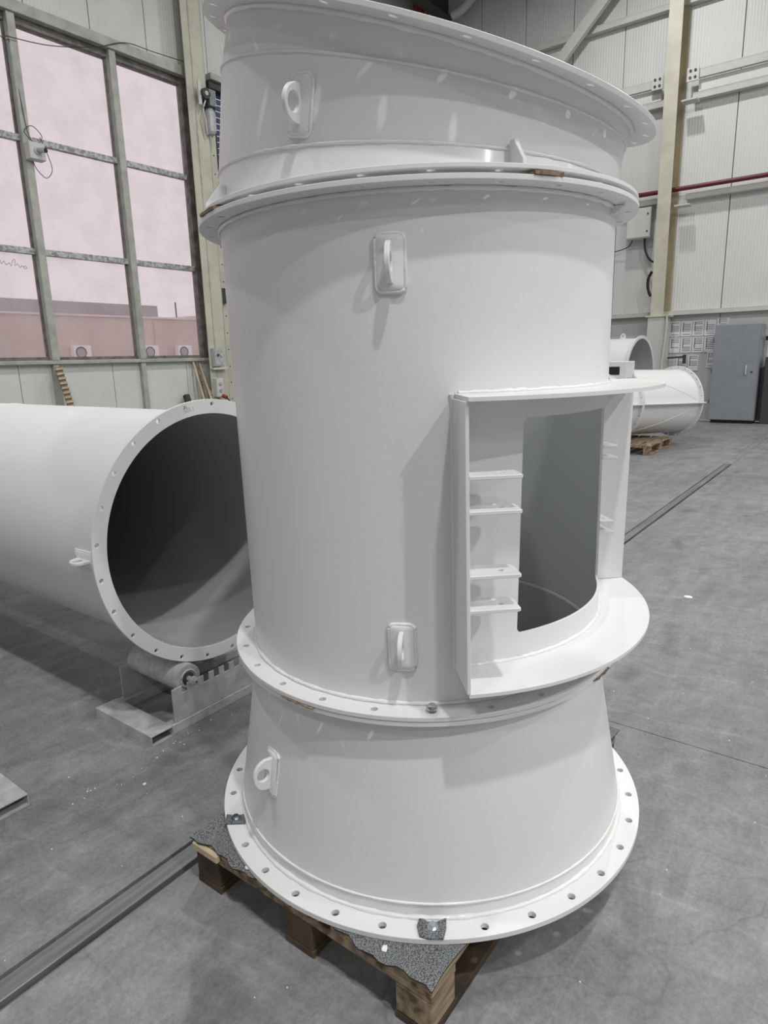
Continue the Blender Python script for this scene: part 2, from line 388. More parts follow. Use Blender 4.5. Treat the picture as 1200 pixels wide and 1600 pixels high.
# ---- the two walls behind the camera
for nm, a, b in (('wall_rear', (-9.2, -18.15, 0), (15.6, -18, 11)), ('wall_left', (-9.15, -18, 0), (-9, 10, 11))):
    bm = B(); box(bm, a, b); tag(obj(nm, bm, 'wall_far', flat=True), kind='structure')
ce = empty('ceiling', (3, -4, 11), kind='structure')
bm = B(); box(bm, (-9.2, -18.2, 11), (15.7, 10.2, 11.1)); obj('roof_deck', bm, 'ceiling', ce, flat=True)
for k in range(7):
    bm = B(); box(bm, (-9, -15 + 4 * k, 10.7), (15.5, -14.85 + 4 * k, 11)); obj('purlin', bm, 'ceiling', ce, flat=True)

# ---- window wall (plane y = 10)
YW = 10.0
ww = empty('wall_window', (3, YW, 0), kind='structure')
bm = B(); box(bm, (-9, YW + .03, 6.22), (8.5, YW + .15, 11)); box(bm, (-9, YW + .03, 0), (8.5, YW + .15, 1.53)); box(bm, (8.5, YW + .03, 6.3), (15.6, YW + .15, 11)); box(bm, (13.2, YW + .03, 0), (15.6, YW + .15, 6.3)); box(bm, (8.0, YW + .03, 0), (8.5, YW + .15, 6.5))
obj('backing', bm, 'joint', ww, flat=True)
xs = [-9] + [5.37 - .965 * k for k in range(14, -1, -1)] + [6.34, 7.3, 8.5]
for i in range(len(xs) - 1):
    bm = B(); box(bm, (xs[i] + .006, YW, 6.24), (xs[i + 1] - .006, YW + .05, 11), .005); obj('wall_panel', bm, 'panel_win', ww)
xs = [-9, -6, -3, 0, 1.6, 3.1, 4.6, 6.07, 7.5, 8.5]
for i in range(len(xs) - 1):
    bm = B(); box(bm, (xs[i] + .004, YW, 0), (xs[i + 1] - .004, YW + .05, 1.5), .004); obj('lower_wall_panel', bm, 'panel_win', ww)
for i in range(7):
    bm = B(); box(bm, (8.506 + i, YW, 6.32), (9.494 + i, YW + .05, 11), .005); obj('wall_panel', bm, 'panel_win', ww)
bm = B(); box(bm, (13.2, YW, 0), (15.5, YW + .05, 6.3)); obj('wall_panel', bm, 'panel_win', ww)

# ---- tall steel window
wd = empty('window_1', (4, YW, 1.5), kind='structure')
X0, X1, Z0, Z1 = -3.85, 7.92, 1.60, 6.0
bm = B(); box(bm, (-9, YW - .14, 6.09), (8.0, YW + .06, 6.235), .004); obj('header_beam', bm, 'frame', wd)
bm = B(); box(bm, (-9, YW - .03, 5.99), (8.0, YW + .1, 6.09), .004); obj('header_underside', bm, 'frame_dark', wd)
bm = B(); box(bm, (-9, YW - .1, 1.5), (7.95, YW + .06, 1.56), .01); obj('sill', bm, 'frame', wd)
bm = B(); box(bm, (-9, YW - .02, 1.565), (7.95, YW + .08, 1.61), .003); obj('bottom_rail', bm, 'frame_dark', wd)
bm = B(); box(bm, (7.86, YW - .05, 1.56), (7.97, YW + .08, 6.1), .004); obj('jamb', bm, 'frame_dark', wd)
mull = [6.595 - 1.475 * k for k in range(0, 8)]
for xm in mull:
    bm = B(); box(bm, (xm - .055, YW - .105, 1.562), (xm + .055, YW + .06, 6.09), .004)
    obj('mullion', bm, 'frame', wd)
    bm = B(); box(bm, (xm - .075, YW + .0, 1.6), (xm + .075, YW + .055, 6.0), .002); obj('mullion_gasket', bm, 'frame_dark', wd)
    bm = B(); box(bm, (xm - .045, YW - .08, 0), (xm + .045, YW, 1.499), .004); obj('stud', bm, 'frame', wd)
edges = [-9] + sorted(mull) + [7.9]
for i in range(len(edges) - 1):
    a, b = edges[i] + .05, edges[i + 1] - .05
    for z in (3.085, 4.565):
        bm = B(); box(bm, (a, YW - .03, z - .042), (b, YW + .05, z + .042), .003); obj('transom', bm, 'film', wd)
    for za, zb in ((1.61, 3.045), (3.125, 4.525), (4.605, 5.995)):
        bm = B(); box(bm, (a, YW + .02, za), (b, YW + .026, zb)); obj('pane', bm, 'glass', wd, flat=True)
# marker scribble on the lowest left pane
sc = smooth_path([(4.66, 0, 2.92), (4.70, 0, 3.0), (4.72, 0, 2.93), (4.76, 0, 2.97), (4.78, 0, 2.92), (4.83, 0, 2.95), (4.85, 0, 2.91), (4.88, 0, 2.99), (4.91, 0, 3.0), (4.90, 0, 2.92), (4.94, 0, 2.95), (4.97, 0, 2.90), (5.0, 0, 2.93), (5.03, 0, 2.89), (5.06, 0, 2.9), (5.05, 0, 2.93), (5.02, 0, 2.91)], 4)
bm = B(); tube(bm, [(p[0] - .13, YW + .017, p[2] - .05) for p in sc], .003, 5)
obj('marker_handwriting', bm, 'frame_dark', wd)

# ---- beige steel column beside the window
t = empty('steel_column', (8.0, 9.9, 0), 'tall beige steel column between the big window and the blue roller door', 'column')
bm = B(); box(bm, (7.80, 9.72, 0), (8.18, 9.74, 11), .003); obj('front_flange', bm, 'beige', t)
bm = B(); box(bm, (7.98, 9.965, 0), (8.18, 9.985, 11), .003); obj('rear_flange', bm, 'frame', t)
bm = B(); box(bm, (7.99, 9.741, 0), (8.005, 9.965, 11)); obj('web', bm, 'beige', t)
bm = B(); box(bm, (8.185, 9.76, 0), (8.235, 9.95, 11), .003); obj('edge_strip', bm, 'frame', t)
bm = B(); box(bm, (7.93, 9.712, 0), (7.955, 9.719, 11), .001); obj('cable_conduit', bm, 'frame', t)
# ---- roller door
dr = empty('door_1', (10.8, YW, 0), kind='structure')
for k in range(62):
    bm = B(); z = .1 * k
    box(bm, (8.6, YW + .03, z + .006), (13.2, YW + .05, z + .094), .006); obj('slat', bm, 'blue', dr)
bm = B(); box(bm, (8.31, YW - .12, 0), (8.46, YW + .02, 5.4), .004)
gd = obj('guide_rail', bm, 'beige', dr)
for k in range(18):
    bm = B(); cyl(bm, (8.39, YW - .125, .2 + .3 * k), (8.39, YW - .118, .2 + .3 * k), .012, n=8); obj('rivet', bm, 'dark', gd)
bm = B(); box(bm, (8.46, YW + .0, 0), (8.6, YW + .02, 6.2)); obj('dark_gap_fill', bm, 'dark', dr)  # dark fill standing in for the dark gap beside the guide rail
bm = B(); box(bm, (13.2, YW - .12, 0), (13.35, YW, 6.2), .004); obj('guide_rail', bm, 'beige', dr)
bm = B(); box(bm, (8.42, YW - .16, 6.2), (13.4, YW + .05, 6.3), .004); obj('lintel', bm, 'frame', dr)
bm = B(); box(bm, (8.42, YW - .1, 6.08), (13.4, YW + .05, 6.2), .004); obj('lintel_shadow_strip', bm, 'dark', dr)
# motor
t = empty('door_motor', (8.17, 9.6, 5.4), 'grey cylindrical door motor on its chain gearbox above the roller door guide', 'motor')
bm = B(); cyl(bm, (8.19, 9.66, 5.28), (8.19, 9.66, 5.58), .085, n=24); cyl(bm, (8.19, 9.66, 5.58), (8.19, 9.66, 5.64), .085, .05, n=24); cyl(bm, (8.19, 9.66, 5.24), (8.19, 9.66, 5.28), .06, .085, n=24); obj('motor_body', bm, 'galv', t)
for k in range(8):
    bm = B(); a = 2 * pi * k / 8; box(bm, (8.19 + .083 * cos(a) - .006, 9.66 + .083 * sin(a) - .006, 5.3), (8.19 + .083 * cos(a) + .006, 9.66 + .083 * sin(a) + .006, 5.56)); obj('cooling_rib', bm, 'galv', t)
bm = B(); box(bm, (8.11, 9.58, 5.64), (8.27, 9.78, 5.92), .01); obj('gearbox', bm, 'dark', t)
for k in range(5):
    bm = B(); cyl(bm, (8.14 + .028 * k, 9.57, 5.66), (8.14 + .028 * k, 9.57, 5.9), .008, n=8); obj('chain_guard_bar', bm, 'galv', t)
bm = B(); cyl(bm, (8.03, 9.60, 5.80), (8.03, 9.52, 5.80), .08, n=24); obj('sprocket', bm, 'dark', t)
bm = B(); cyl(bm, (8.03, 9.60, 5.80), (8.03, 9.51, 5.80), .035, n=16); obj('sprocket_hub', bm, 'galv', t)
bm = B(); tube(bm, smooth_path([(8.03, 9.56, 5.7), (7.97, 9.56, 5.55), (8.00, 9.56, 5.42), (8.05, 9.6, 5.2)]), .012, 8); obj('cable', bm, 'elbox', t)
bm = B(); box(bm, (7.91, 9.57, 5.62), (7.97, 9.6, 5.98), .004); obj('mounting_plate', bm, 'elbox', t)

# control boxes on the column
def wallbox(name, a, b, mt, label, knobs=(), cat='box'):
    t = empty(name, ((a[0] + b[0]) / 2, a[1], a[2]), label, cat)
    bm = B(); box(bm, a, b, .006); obj('case', bm, mt, t)
    bm = B(); box(bm, (a[0] + .015, a[1] - .006, a[2] + .015), (b[0] - .015, a[1], b[2] - .015), .002); obj('cover', bm, mt, t)
    for (x, z, r, mm) in knobs:
        bm = B(); cyl(bm, (x, a[1] - .006, z), (x, a[1] - .03, z), r, n=16); obj('button', bm, mm, t)
    return t
wallbox('control_box', (7.83, 9.61, 1.40), (8.04, 9.718, 1.72), 'galv', 'grey control box high on the beige column beside the roller door', [(7.90, 1.6, .02, 'dark'), (7.97, 1.6, .02, 'elbox')])
bm = B(); box(bm, (7.80, 9.62, 1.345), (8.12, 9.718, 1.385), .004); tag(obj('cable_shelf', bm, 'elbox'), 'short pale bracket shelf just under the grey control box', 'shelf')
t = wallbox('socket_box', (7.83, 9.62, .86), (7.99, 9.718, 1.19), 'elbox', 'small white socket box under the control box on the column', [(7.91, 1.1, .03, 'galv'), (7.91, .98, .03, 'galv')])
bm = B(); cyl(bm, (7.95, 9.62, .88), (7.97, 9.54, .85), .035, n=16); obj('plug', bm, 'red', t)
bm = B(); tube(bm, smooth_path([(7.97, 9.54, .85), (8.04, 9.52, .72), (7.93, 9.57, .55), (7.83, 9.6, .7), (7.86, 9.64, .87)]), .012, 8); obj('cable', bm, 'black', t)
wallbox('junction_box', (8.25, 9.80, 2.52), (8.39, 9.877, 2.78), 'dark', 'small dark junction box on the roller door guide rail')
# camera on mullion
t = empty('security_camera', (5.18, 9.8, 4.3), 'white square security camera box fixed on the left window mullion', 'camera')
bm = B(); box(bm, (5.07, 9.76, 4.27), (5.29, 9.9, 4.49), .008); obj('housing', bm, 'elbox', t)
bm = B(); cyl(bm, (5.18, 9.76, 4.38), (5.18, 9.745, 4.38), .05, n=24); obj('mount_ring', bm, 'galv', t)
bm = B(); cyl(bm, (5.19, 9.745, 4.385), (5.23, 9.64, 4.375), .034, n=20); cam_b = obj('barrel', bm, 'galv', t)
bm = B(); cyl(bm, (5.23, 9.64, 4.375), (5.233, 9.632, 4.375), .03, n=20); obj('lens', bm, 'black', cam_b)
bm = B()
tube(bm, smooth_path([(5.2, 9.85, 4.49), (5.08, 9.86, 4.62), (5.2, 9.87, 4.72), (5.33, 9.88, 4.62), (5.26, 9.88, 4.52), (5.14, 9.87, 4.60), (5.1, 9.9, 5.2), (5.07, 9.9, 5.7), (4.98, 9.9, 5.73), (4.6, 9.86, 5.95)], 10), .005, 6)
tube(bm, smooth_path([(5.3, 9.88, 4.6), (5.38, 9.88, 4.4), (5.42, 9.88, 4.2), (5.32, 9.88, 4.08), (5.2, 9.88, 4.17), (5.16, 9.88, 4.27)], 10), .005, 6)
obj('cable', bm, 'dark', t)
bm = B(); tube(bm, smooth_path([(5.0, 9.86, 5.75), (5.6, 9.85, 5.82), (6.3, 9.85, 6.02), (6.8, 9.84, 6.23), (7.3, 9.84, 6.26), (7.9, 9.8, 6.28)], 8), .006, 6)
tag(obj('signal_cable', bm, 'dark'), 'thin black cable strung along the window header from the camera', 'cable')

# ladder-like strip and sticks leaning under the window
t = empty('notched_wooden_strip', (5.1, 9.6, .4), 'pale notched wooden strip leaning under the first mullion from the left', 'strip')
m_ = frame((5.26, 9.585, .003), (.9, 0, .1), (-.19, .2, 1.22))
bm = B(); box(bm, (-.05, 0, -.02), (.05, 1.49, .0), .002, m_); obj('board', bm, 'cork', t)
for k in range(21):
    bm = B(); box(bm, (-.06, .04 + .07 * k, 0), (.055, .075 + .07 * k, .02), .003, m_); obj('slat', bm, 'wood_light', t)
for i, (xb, xt, yb, rr, c, zt, lb) in enumerate([(7.60, 7.10, 9.45, .018, 'wood_light', 1.47, 'pale wooden stick leaning at the wall, leftmost of the bundle'), (7.67, 7.155, 9.42, .016, 'wood', 1.48, 'brown wooden stick leaning in the middle of the bundle under the window'), (7.745, 7.21, 9.36, .018, 'wood_light', 1.40, 'thickest pale stick of the leaning bundle under the window'), (7.78, 7.265, 9.28, .016, 'wood', 1.32, 'rightmost and flattest brown stick of the leaning bundle')]):
    bm = B(); m_ = frame((xb, yb, .01), (1, 0, 0), (xt - xb, 9.93 - yb, zt)); L_ = math.sqrt((xt - xb) ** 2 + (9.93 - yb) ** 2 + zt ** 2)
    box(bm, (-rr, .0, -rr * .7), (rr, L_, rr * .7), .003, m_); tag(obj('wooden_stick', bm, c), lb, 'stick', 'sticks leaning under the window')
bm = B(); m_ = frame((7.36, 9.55, .01), (1, 0, 0), (-.26, .35, .92)); box(bm, (-.05, 0, -.04), (.05, .98, .04), .006, m_); tag(obj('dark_board', bm, 'wood_dark'), 'short dark board leaning left of the stick bundle', 'board')

# ---- right wall steelwork
def ybar(name, y0, y1, x0, x1, z0, z1, mt, label, cat='beam', group=None, lip=True, gap=None):
    t = empty(name, (x0, (y0 + y1) / 2, z0), label, cat, group)
    bm = B(); box(bm, (x0, y0, z0), (x1, y1, z1), .003); obj('web', bm, mt, t)
    if lip:
        bm = B(); box(bm, (x0 - .0, y0, z1 + .001), (x0 + .05, y1, z1 + .02), .002); obj('lip', bm, mt, t)
    return t
ybar('wall_girt', -18, 9.95, XW - .14, XW - .002, 2.2, 2.27, 'girt', 'grey ledge girt at the foot of the upper panels on the right wall', group=None)
ybar('wall_girt', -18, 3.7, XW - .17, XW - .002, 4.46, 4.55, 'girt', 'grey girt carrying the red pipe, right of the beige column')
ybar('wall_girt', 4.22, 9.95, XW - .17, XW - .002, 4.46, 4.55, 'girt', 'grey girt carrying the red pipe, left of the beige column')
ybar('wall_girt', -18, 3.7, XW - .17, XW - .002, 6.28, 6.38, 'girt', 'lower rail of the double girt right of the beige column')
ybar('wall_girt', 4.22, 9.95, XW - .17, XW - .002, 6.28, 6.38, 'girt', 'lower rail of the double girt left of the beige column')
ybar('wall_girt', -18, 3.62, XW - .26, XW - .18, 6.62, 6.76, 'girt', 'upper rail of the double girt right of the beige column')
ybar('wall_girt', 4.30, 9.95, XW - .26, XW - .18, 6.62, 6.76, 'girt', 'upper rail of the double girt left of the beige column')
ybar('wall_girt', -18, 9.95, XW - .16, XW - .002, 8.0, 8.1, 'girt', 'topmost visible grey girt on the right wall crossing behind the diagonal brace')
for ya, yb, sd in ((-18, 3.6, 'right'), (4.3, 9.9, 'left')):
    bm = B(); box(bm, (XW - .17, ya, 6.405), (XW - .01, yb, 6.61)); tag(obj('girt_infill', bm, 'panel'), 'pale infill strip between the double girts, %s of the beige column' % sd, 'strip')
bm = B(); tube(bm, [(XW - .25, -18, 4.66), (XW - .25, 9.9, 4.66)], .045, 12); tag(obj('red_pipe', bm, 'red_pipe'), 'dark red pipe running along the girt on the right wall', 'pipe')
rcol = t = empty('steel_column', (15.2, 4.0, 0), 'tall beige steel column on the right wall with rust stained side', 'column')
bm = B(); box(bm, (14.98, 3.89, 2.2), (15.0, 4.15, 11), .003); obj('front_flange', bm, 'beige', t)
bm = B(); box(bm, (15.0, 4.01, 2.2), (15.42, 4.03, 11)); obj('web', bm, 'rusty', t)
bm = B(); box(bm, (15.42, 3.87, 2.2), (15.44, 4.17, 11), .003); obj('rear_flange', bm, 'rusty', t)
bm = B(); box(bm, (14.96, 3.85, 0), (15.46, 4.19, 2.19), .004); obj('column_foot', bm, 'panel_low', t)
bm = B(); box(bm, (14.93, 3.78, 2.165), (15.4, 4.24, 2.2), .003); obj('splice_plate', bm, 'beige', t)
for sy, nm in ((1, 'bracket'), (-1, 'bracket')):
    bm = B(); yc = 4.02 + sy * .33; box(bm, (15.19, yc - .11, 6.57), (15.22, yc + .11, 6.82), .003); bk = obj('splice_bracket', bm, 'elbox', t)
    for dy in (-.045, .045):
        for dz in (-.06, .06):
            bm = B(); cyl(bm, (15.175, yc + dy, 6.695 + dz), (15.19, yc + dy, 6.695 + dz), .024, n=10); obj('bolt_head', bm, 'dark', bk)
for z in (4.3, 6.2):
    bm = B(); box(bm, (15.05, 3.55, z), (15.3, 3.84, z + .03), .003); obj('cleat', bm, 'girt', t)
# diagonal brace
m_ = frame((15.12, 4.55, 9.35), (0, 3.0, -2.9), (-1, 0, 0))
t = empty('diagonal_brace', (15.1, 6, 8), 'grey diagonal brace high on the right wall behind the top flange', 'beam')
bm = B(); box(bm, (-.1, -.06, -.11), (7.3, .06, .11), .004, m_); obj('brace_tube', bm, 'girt', t)
# roof level steel seen over the top flange
t = empty('crane_runway', (8, 9.3, 9.6), 'dark crane runway beam high under the roof above the window wall', 'beam')
bm = B(); box(bm, (-9, 9.2, 9.75), (15.4, 9.5, 9.79)); box(bm, (-9, 9.2, 9.25), (15.4, 9.5, 9.29)); box(bm, (-9, 9.34, 9.29), (15.4, 9.36, 9.75)); obj('beam', bm, 'dark', t)
bm = B(); cyl(bm, (14.75, 9.75, 8.9), (14.75, 9.75, 10.9), .14, n=24); tag(obj('red_duct', bm, 'red'), 'red painted vertical pipe under the roof above the top flange', 'pipe')
bm = B(); tube(bm, smooth_path([(15.1, 9.05, 9.2), (15.1, 8.8, 9.25), (15.1, 8.4, 9.5), (15.1, 7.9, 10.0), (15.1, 7.3, 10.1)]), .1, 12); tag(obj('grey_duct', bm, 'girt'), 'bent grey pipe high on the wall right of the red pipe', 'pipe')

# electrical box on the right wall
t = empty('electrical_box', (15.3, 4.6, 3.8), 'light grey electrical box on the wall left of the beige column', 'box')
bm = B(); box(bm, (15.2, 4.32, 3.8), (15.49, 4.82, 4.4), .008); obj('case', bm, 'elbox', t)
bm = B(); box(bm, (15.185, 4.34, 3.82), (15.2, 4.80, 4.38), .003); d_ = obj('door', bm, 'elbox', t)
for z in (3.93, 4.27):
    bm = B(); cyl(bm, (15.175, 4.38, z), (15.186, 4.38, z), .018, n=12); obj('lock', bm, 'dark', d_)
bm = B(); tube(bm, smooth_path([(15.3, 4.45, 3.8), (15.3, 4.42, 3.55), (15.28, 4.3, 3.35), (15.2, 4.15, 3.28)]), .022, 8)
tube(bm, smooth_path([(15.3, 4.7, 3.8), (15.35, 4.8, 3.68), (15.4, 5.1, 3.62), (15.42, 5.6, 3.6)]), .01, 6)
tube(bm, smooth_path([(15.1, 4.2, 3.1), (15.1, 4.27, 2.95), (15.1, 4.26, 2.75), (15.1, 4.2, 2.6)]), .03, 8); obj('cable', bm, 'black', t)
# thin conduit and valve near the column foot
bm = B(); tube(bm, smooth_path([(14.93, 3.80, 2.19), (14.93, 3.80, 1.8), (14.93, 3.86, .9), (14.93, 3.84, .1)]), .022, 8); obj('conduit', bm, 'beige', rcol)
bm = B(); tube(bm, [(15.3, 3.82, 1.32), (15.3, 3.48, 1.34)], .02, 8); cyl(bm, (15.3, 3.48, 1.38), (15.3, 3.48, 1.2), .035, n=10); obj('side_pipe', bm, 'dark', rcol)

# printed sheets
k = 0
names = {0: 'top row', 1: 'second row', 2: 'bottom row'}
cols = ['leftmost', 'second from left', 'third from left', 'fourth from left', 'rightmost, above the cabinet']
for r_, (zt, zb, yl, n) in enumerate([(2.07, 1.76, 3.87, 5), (1.74, 1.42, 3.855, 4), (1.37, 1.04, 3.69, 2)]):
    for c in range(n):
        y1 = yl - .232 * c; y0 = y1 - .218
        if r_ == 0 and c == 4: zt, zb = 2.11, 1.95
        bm = B(); box(bm, (XW - .002, y0, zb), (XW + .018, y1, zt)); o = obj('paper_sheet', bm, 'paper', flat=True)
        tag(o, 'printed white sheet on the right wall, %s of the %s' % (cols[c], names[r_]), 'paper', 'printed sheets beside the cabinet')
bm = B(); box(bm, (XW - .002, 2.95, 1.1), (XW + .018, 3.08, 1.42)); tag(obj('paper_sheet', bm, 'paper', flat=True), 'narrow printed sheet half hidden at the left edge of the cabinet', 'paper', 'printed sheets beside the cabinet')

# grey cabinet
t = empty('metal_cabinet', (15.1, 2.45, 0), 'tall blue grey metal cabinet standing against the right wall', 'cabinet')
bm = B(); box(bm, (14.96, 2.03, .06), (15.44, 2.85, 1.94), .006); obj('body', bm, 'cabinet', t)
bm = B(); box(bm, (14.99, 2.06, 0), (15.42, 2.82, .06)); obj('plinth', bm, 'black', t)
bm = B(); box(bm, (14.93, 2.05, .07), (14.957, 2.86, 1.94), .004); d_ = obj('door', bm, 'cabinet', t)
bm = B(); tube(bm, smooth_path([(14.93, 2.24, .97), (14.9, 2.24, .985), (14.9, 2.24, 1.12), (14.93, 2.24, 1.14)]), .012, 8); obj('handle', bm, 'elbox', d_)
bm = B(); cyl(bm, (14.925, 2.14, 1.02), (14.93, 2.14, 1.02), .02, n=12); obj('lock', bm, 'dark', d_)
for z in (.4, 1.0, 1.6):
    bm = B(); cyl(bm, (14.95, 2.865, z), (14.95, 2.865, z + .08), .012, n=8); obj('hinge', bm, 'dark', d_)
t = empty('wall_bracket', (15.3, 1.95, 1.6), 'small grey wall bracket with black clip at the right of the cabinet', 'bracket')
bm = B(); box(bm, (15.3, 1.93, 1.0), (15.33, 1.96, 1.95), .002); obj('rod', bm, 'elbox', t)
bm = B(); box(bm, (15.27, 1.86, 1.62), (15.35, 2.0, 1.7), .003); obj('clip', bm, 'black', t)
bm = B(); box(bm, (15.0, 1.15, 0), (15.45, 1.93, 1.3), .01)
tag(obj('dark_cabinet', bm, 'dark'), 'low dark cabinet at the right edge beside the tall one', 'cabinet')

# ================================================================== PALLETS
def pallet(ox, oy, label, dark=True):
    t = empty('wooden_pallet', (ox + .6, oy + .4, 0), label, 'pallet')
    wd_ = 'wood_dark' if dark else 'wood'  # darker wood carries the shade on the near pallet's blocks and bottom boards
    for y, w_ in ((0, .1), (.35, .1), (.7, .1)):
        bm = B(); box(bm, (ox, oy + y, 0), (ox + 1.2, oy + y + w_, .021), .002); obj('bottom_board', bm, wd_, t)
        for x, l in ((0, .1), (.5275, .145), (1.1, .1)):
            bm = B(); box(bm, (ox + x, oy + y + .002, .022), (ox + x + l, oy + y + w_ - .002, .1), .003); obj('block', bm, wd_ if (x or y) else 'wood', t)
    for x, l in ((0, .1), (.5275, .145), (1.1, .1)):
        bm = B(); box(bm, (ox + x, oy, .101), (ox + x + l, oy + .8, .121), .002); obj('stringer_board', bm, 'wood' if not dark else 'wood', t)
    for y, w_ in ((0, .145), (.1875, .1), (.3275, .145), (.5125, .1), (.655, .145)):
        bm = B(); box(bm, (ox, oy + y, .122), (ox + 1.2, oy + y + w_, .144), .002); obj('deck_board', bm, 'wood', t)
    return t
np_ = pallet(.948, .624, 'wooden pallet under the tall white duct assembly, corner towards the viewer')
bm = B(); box(bm, (.932, 1.31, .118), (.947, 1.415, .142), .003); obj('nailed_offcut', bm, 'wood_light', np_)
pallet(9.8, 2.60, 'wooden pallet under the white duct pieces in the right background', False)
# felt mat
t = empty('felt_mat', (1.55, 1.02, .145), 'speckled grey felt mat between the near pallet and the base flange', 'mat')
bm = B(); nx, ny = 60, 42; V = {}
for i in range(nx + 1):
    for j in range(ny + 1):
        x = .938 + 1.222 * i / nx; y = .618 + .81 * j / ny
        e = max(0, 1 - i / 3.0); f = max(0, 1 - j / 2.0)
        x += e * (.007 * sin(j * .55) + .005 * sin(j * 1.7)); y += f * .004 * sin(i * .5)
        z = .1509 - e * (.0012 + .0012 * sin(j * .4 + 1)) - f * .001
        V[i, j] = bm.verts.new((x, y, z))
for i in range(nx):
    for j in range(ny): bm.faces.new((V[i, j], V[i + 1, j], V[i + 1, j + 1], V[i, j + 1]))
top_f = bm.faces[:]
VB = {k: bm.verts.new(v.co - Vector((0, 0, .0042))) for k, v in V.items()}
for i in range(nx):
    for j in range(ny): bm.faces.new((VB[i, j], VB[i, j + 1], VB[i + 1, j + 1], VB[i + 1, j]))
rim_ = [(i, 0) for i in range(nx)] + [(nx, j) for j in range(ny)] + [(i, ny) for i in range(nx, 0, -1)] + [(0, j) for j in range(ny, 0, -1)]
for k in range(len(rim_)):
    a, b = rim_[k], rim_[(k + 1) % len(rim_)]
    f = bm.faces.new((VB[a], VB[b], V[b], V[a])); f.material_index = 1
obj('felt_sheet', bm, ['felt', 'felt_edge'], t, ang=60)

# ================================================================== MAIN DUCT
T = .012
zb = .1515
# --- cone section
AX = Vector((1.5587, 1.0334, 0))
cone = empty('base_cone_duct', (AX.x, AX.y, zb), 'white flared base duct section with wide bolted flange, standing on the felt covered pallet', 'duct')
flange('base_flange', (AX.x, AX.y, zb), (0, 0, 1), .56, .634, .0145, 32, .608, .7, cone, hr=.0098)
D1 = Vector((1.5544, 1.0364, .67)); D2 = Vector((1.5347, 1.035, 1.774)); DA = (D2 - D1).normalized()
flange('top_flange', D1 - DA * .009, DA, .493, .5525, .011, 25, .529, 215.5 % 14.4, cone)
N_ = 192
def ring(z, r, c=AX): return [Vector((c.x + r * cos(2 * pi * k / N_), c.y + r * sin(2 * pi * k / N_), z)) for k in range(N_)]
bm = B(); rings(bm, [ring(zb + .010, .575), ring(.204, .574), ring(.6625, .499)[:0] or circle(D1 - DA * .006, DA, .499), circle(D1 - DA * .006, DA, .493), ring(.204, .567), ring(zb + .010, .567)], True, [0, 0, 0, 1, 1, 0])
obj('cone_shell', bm, ['white', 'grey_in'], cone, ang=30)
bead('weld_bead', ring(.204, .5745), .0035, cone); bead('weld_bead', ring(zb + .0165, .577), .006, cone, .3); bead('weld_bead', circle(D1 - DA * .0115, DA, .5005), .005, cone)
a = R(165); er = Vector((cos(a), sin(a), 0)); lug(AX + er * .5425 + Vector((0, 0, .40)), er + Vector((0, 0, .16)), (0, 0, 1), cone, .056, .12, hgt=.085, proj=.05)

# --- drum section
drum = empty('access_drum_duct', (D1.x, D1.y, .6745), 'tall white cylindrical duct section with a rectangular access opening, middle of the stack', 'duct')
flange('bottom_flange', D1 + DA * .0045, DA, .493, .5545, .0115, 25, .529, 215.5 % 14.4, drum)
flange('top_flange', D2, DA, .493, .549, .0105, 25, .525, 217.2 % 14.4, drum)
def dr_ring(h, r, n=256): # h above D1
    return circle(D1 + DA * h, DA, r, n)
H1 = (D2 - D1).length
bm = B(); rings(bm, [dr_ring(.008, .4985), dr_ring(H1 + .006, .4985), dr_ring(H1 + .006, .4925), dr_ring(.008, .4925)], True, [0, 0, 1, 0])
bmesh.ops.recalc_face_normals(bm, faces=bm.faces)
shell = obj('drum_shell', bm, ['white', 'grey_in'], None)
# cut the opening (rounded rectangle pushed through one side)
ac = R(268.5); er = Vector((cos(ac), sin(ac), 0)); et = Vector((-sin(ac), cos(ac), 0))
hw = .4985 * sin(R(28.9)); z0, z1 = .832, 1.323
me = plate2d('cutter', [[(p[0], p[1]) for p in rrect(2 * hw, z1 - z0, .014)]], .5, .0005)
c0 = D1 + DA * ((z0 + z1) / 2 - .67); me.transform(frame(c0 + er * .2, et, DA) if et.cross(DA).dot(er) > 0 else frame(c0 + er * .2, -et, DA))
cut = bpy.data.objects.new('cutter', me); COL.objects.link(cut)
md = shell.modifiers.new('cut', 'BOOLEAN'); md.object = cut; md.operation = 'DIFFERENCE'; md.solver = 'EXACT'
bpy.context.view_layer.update(); dg = bpy.context.evaluated_depsgraph_get()
nm_ = bpy.data.meshes.new_from_object(shell.evaluated_get(dg)); bpy.data.objects.remove(shell); bpy.data.objects.remove(cut)
obj('drum_shell', nm_, ['white', 'grey_in'], drum, ang=30)
bead('weld_bead', dr_ring(.0195, .501, 192), .005, drum, .3); bead('weld_bead', dr_ring(H1 - .004, .501, 192), .005, drum, .3)
def dp(ang, r, h):   # point in drum coordinates (h is nominal height z)
    a = R(ang); q = D1 + DA * (h - .67); return Vector((q.x + r * cos(a), q.y + r * sin(a), q.z))
for h in (1.632, .821): lug(dp(208.2, .4995, h), (cos(R(208.2)), sin(R(208.2)), 0), DA, drum, .056, .106)
# weep hole beside each lug
for h in (1.627, .818):
    a = R(206.4); er_ = Vector((cos(a), sin(a), 0)); bm = B(); cyl(bm, dp(206.4, .506, h), dp(206.4, .5068, h), .0022, n=10); obj('weep_hole', bm, 'black', drum)
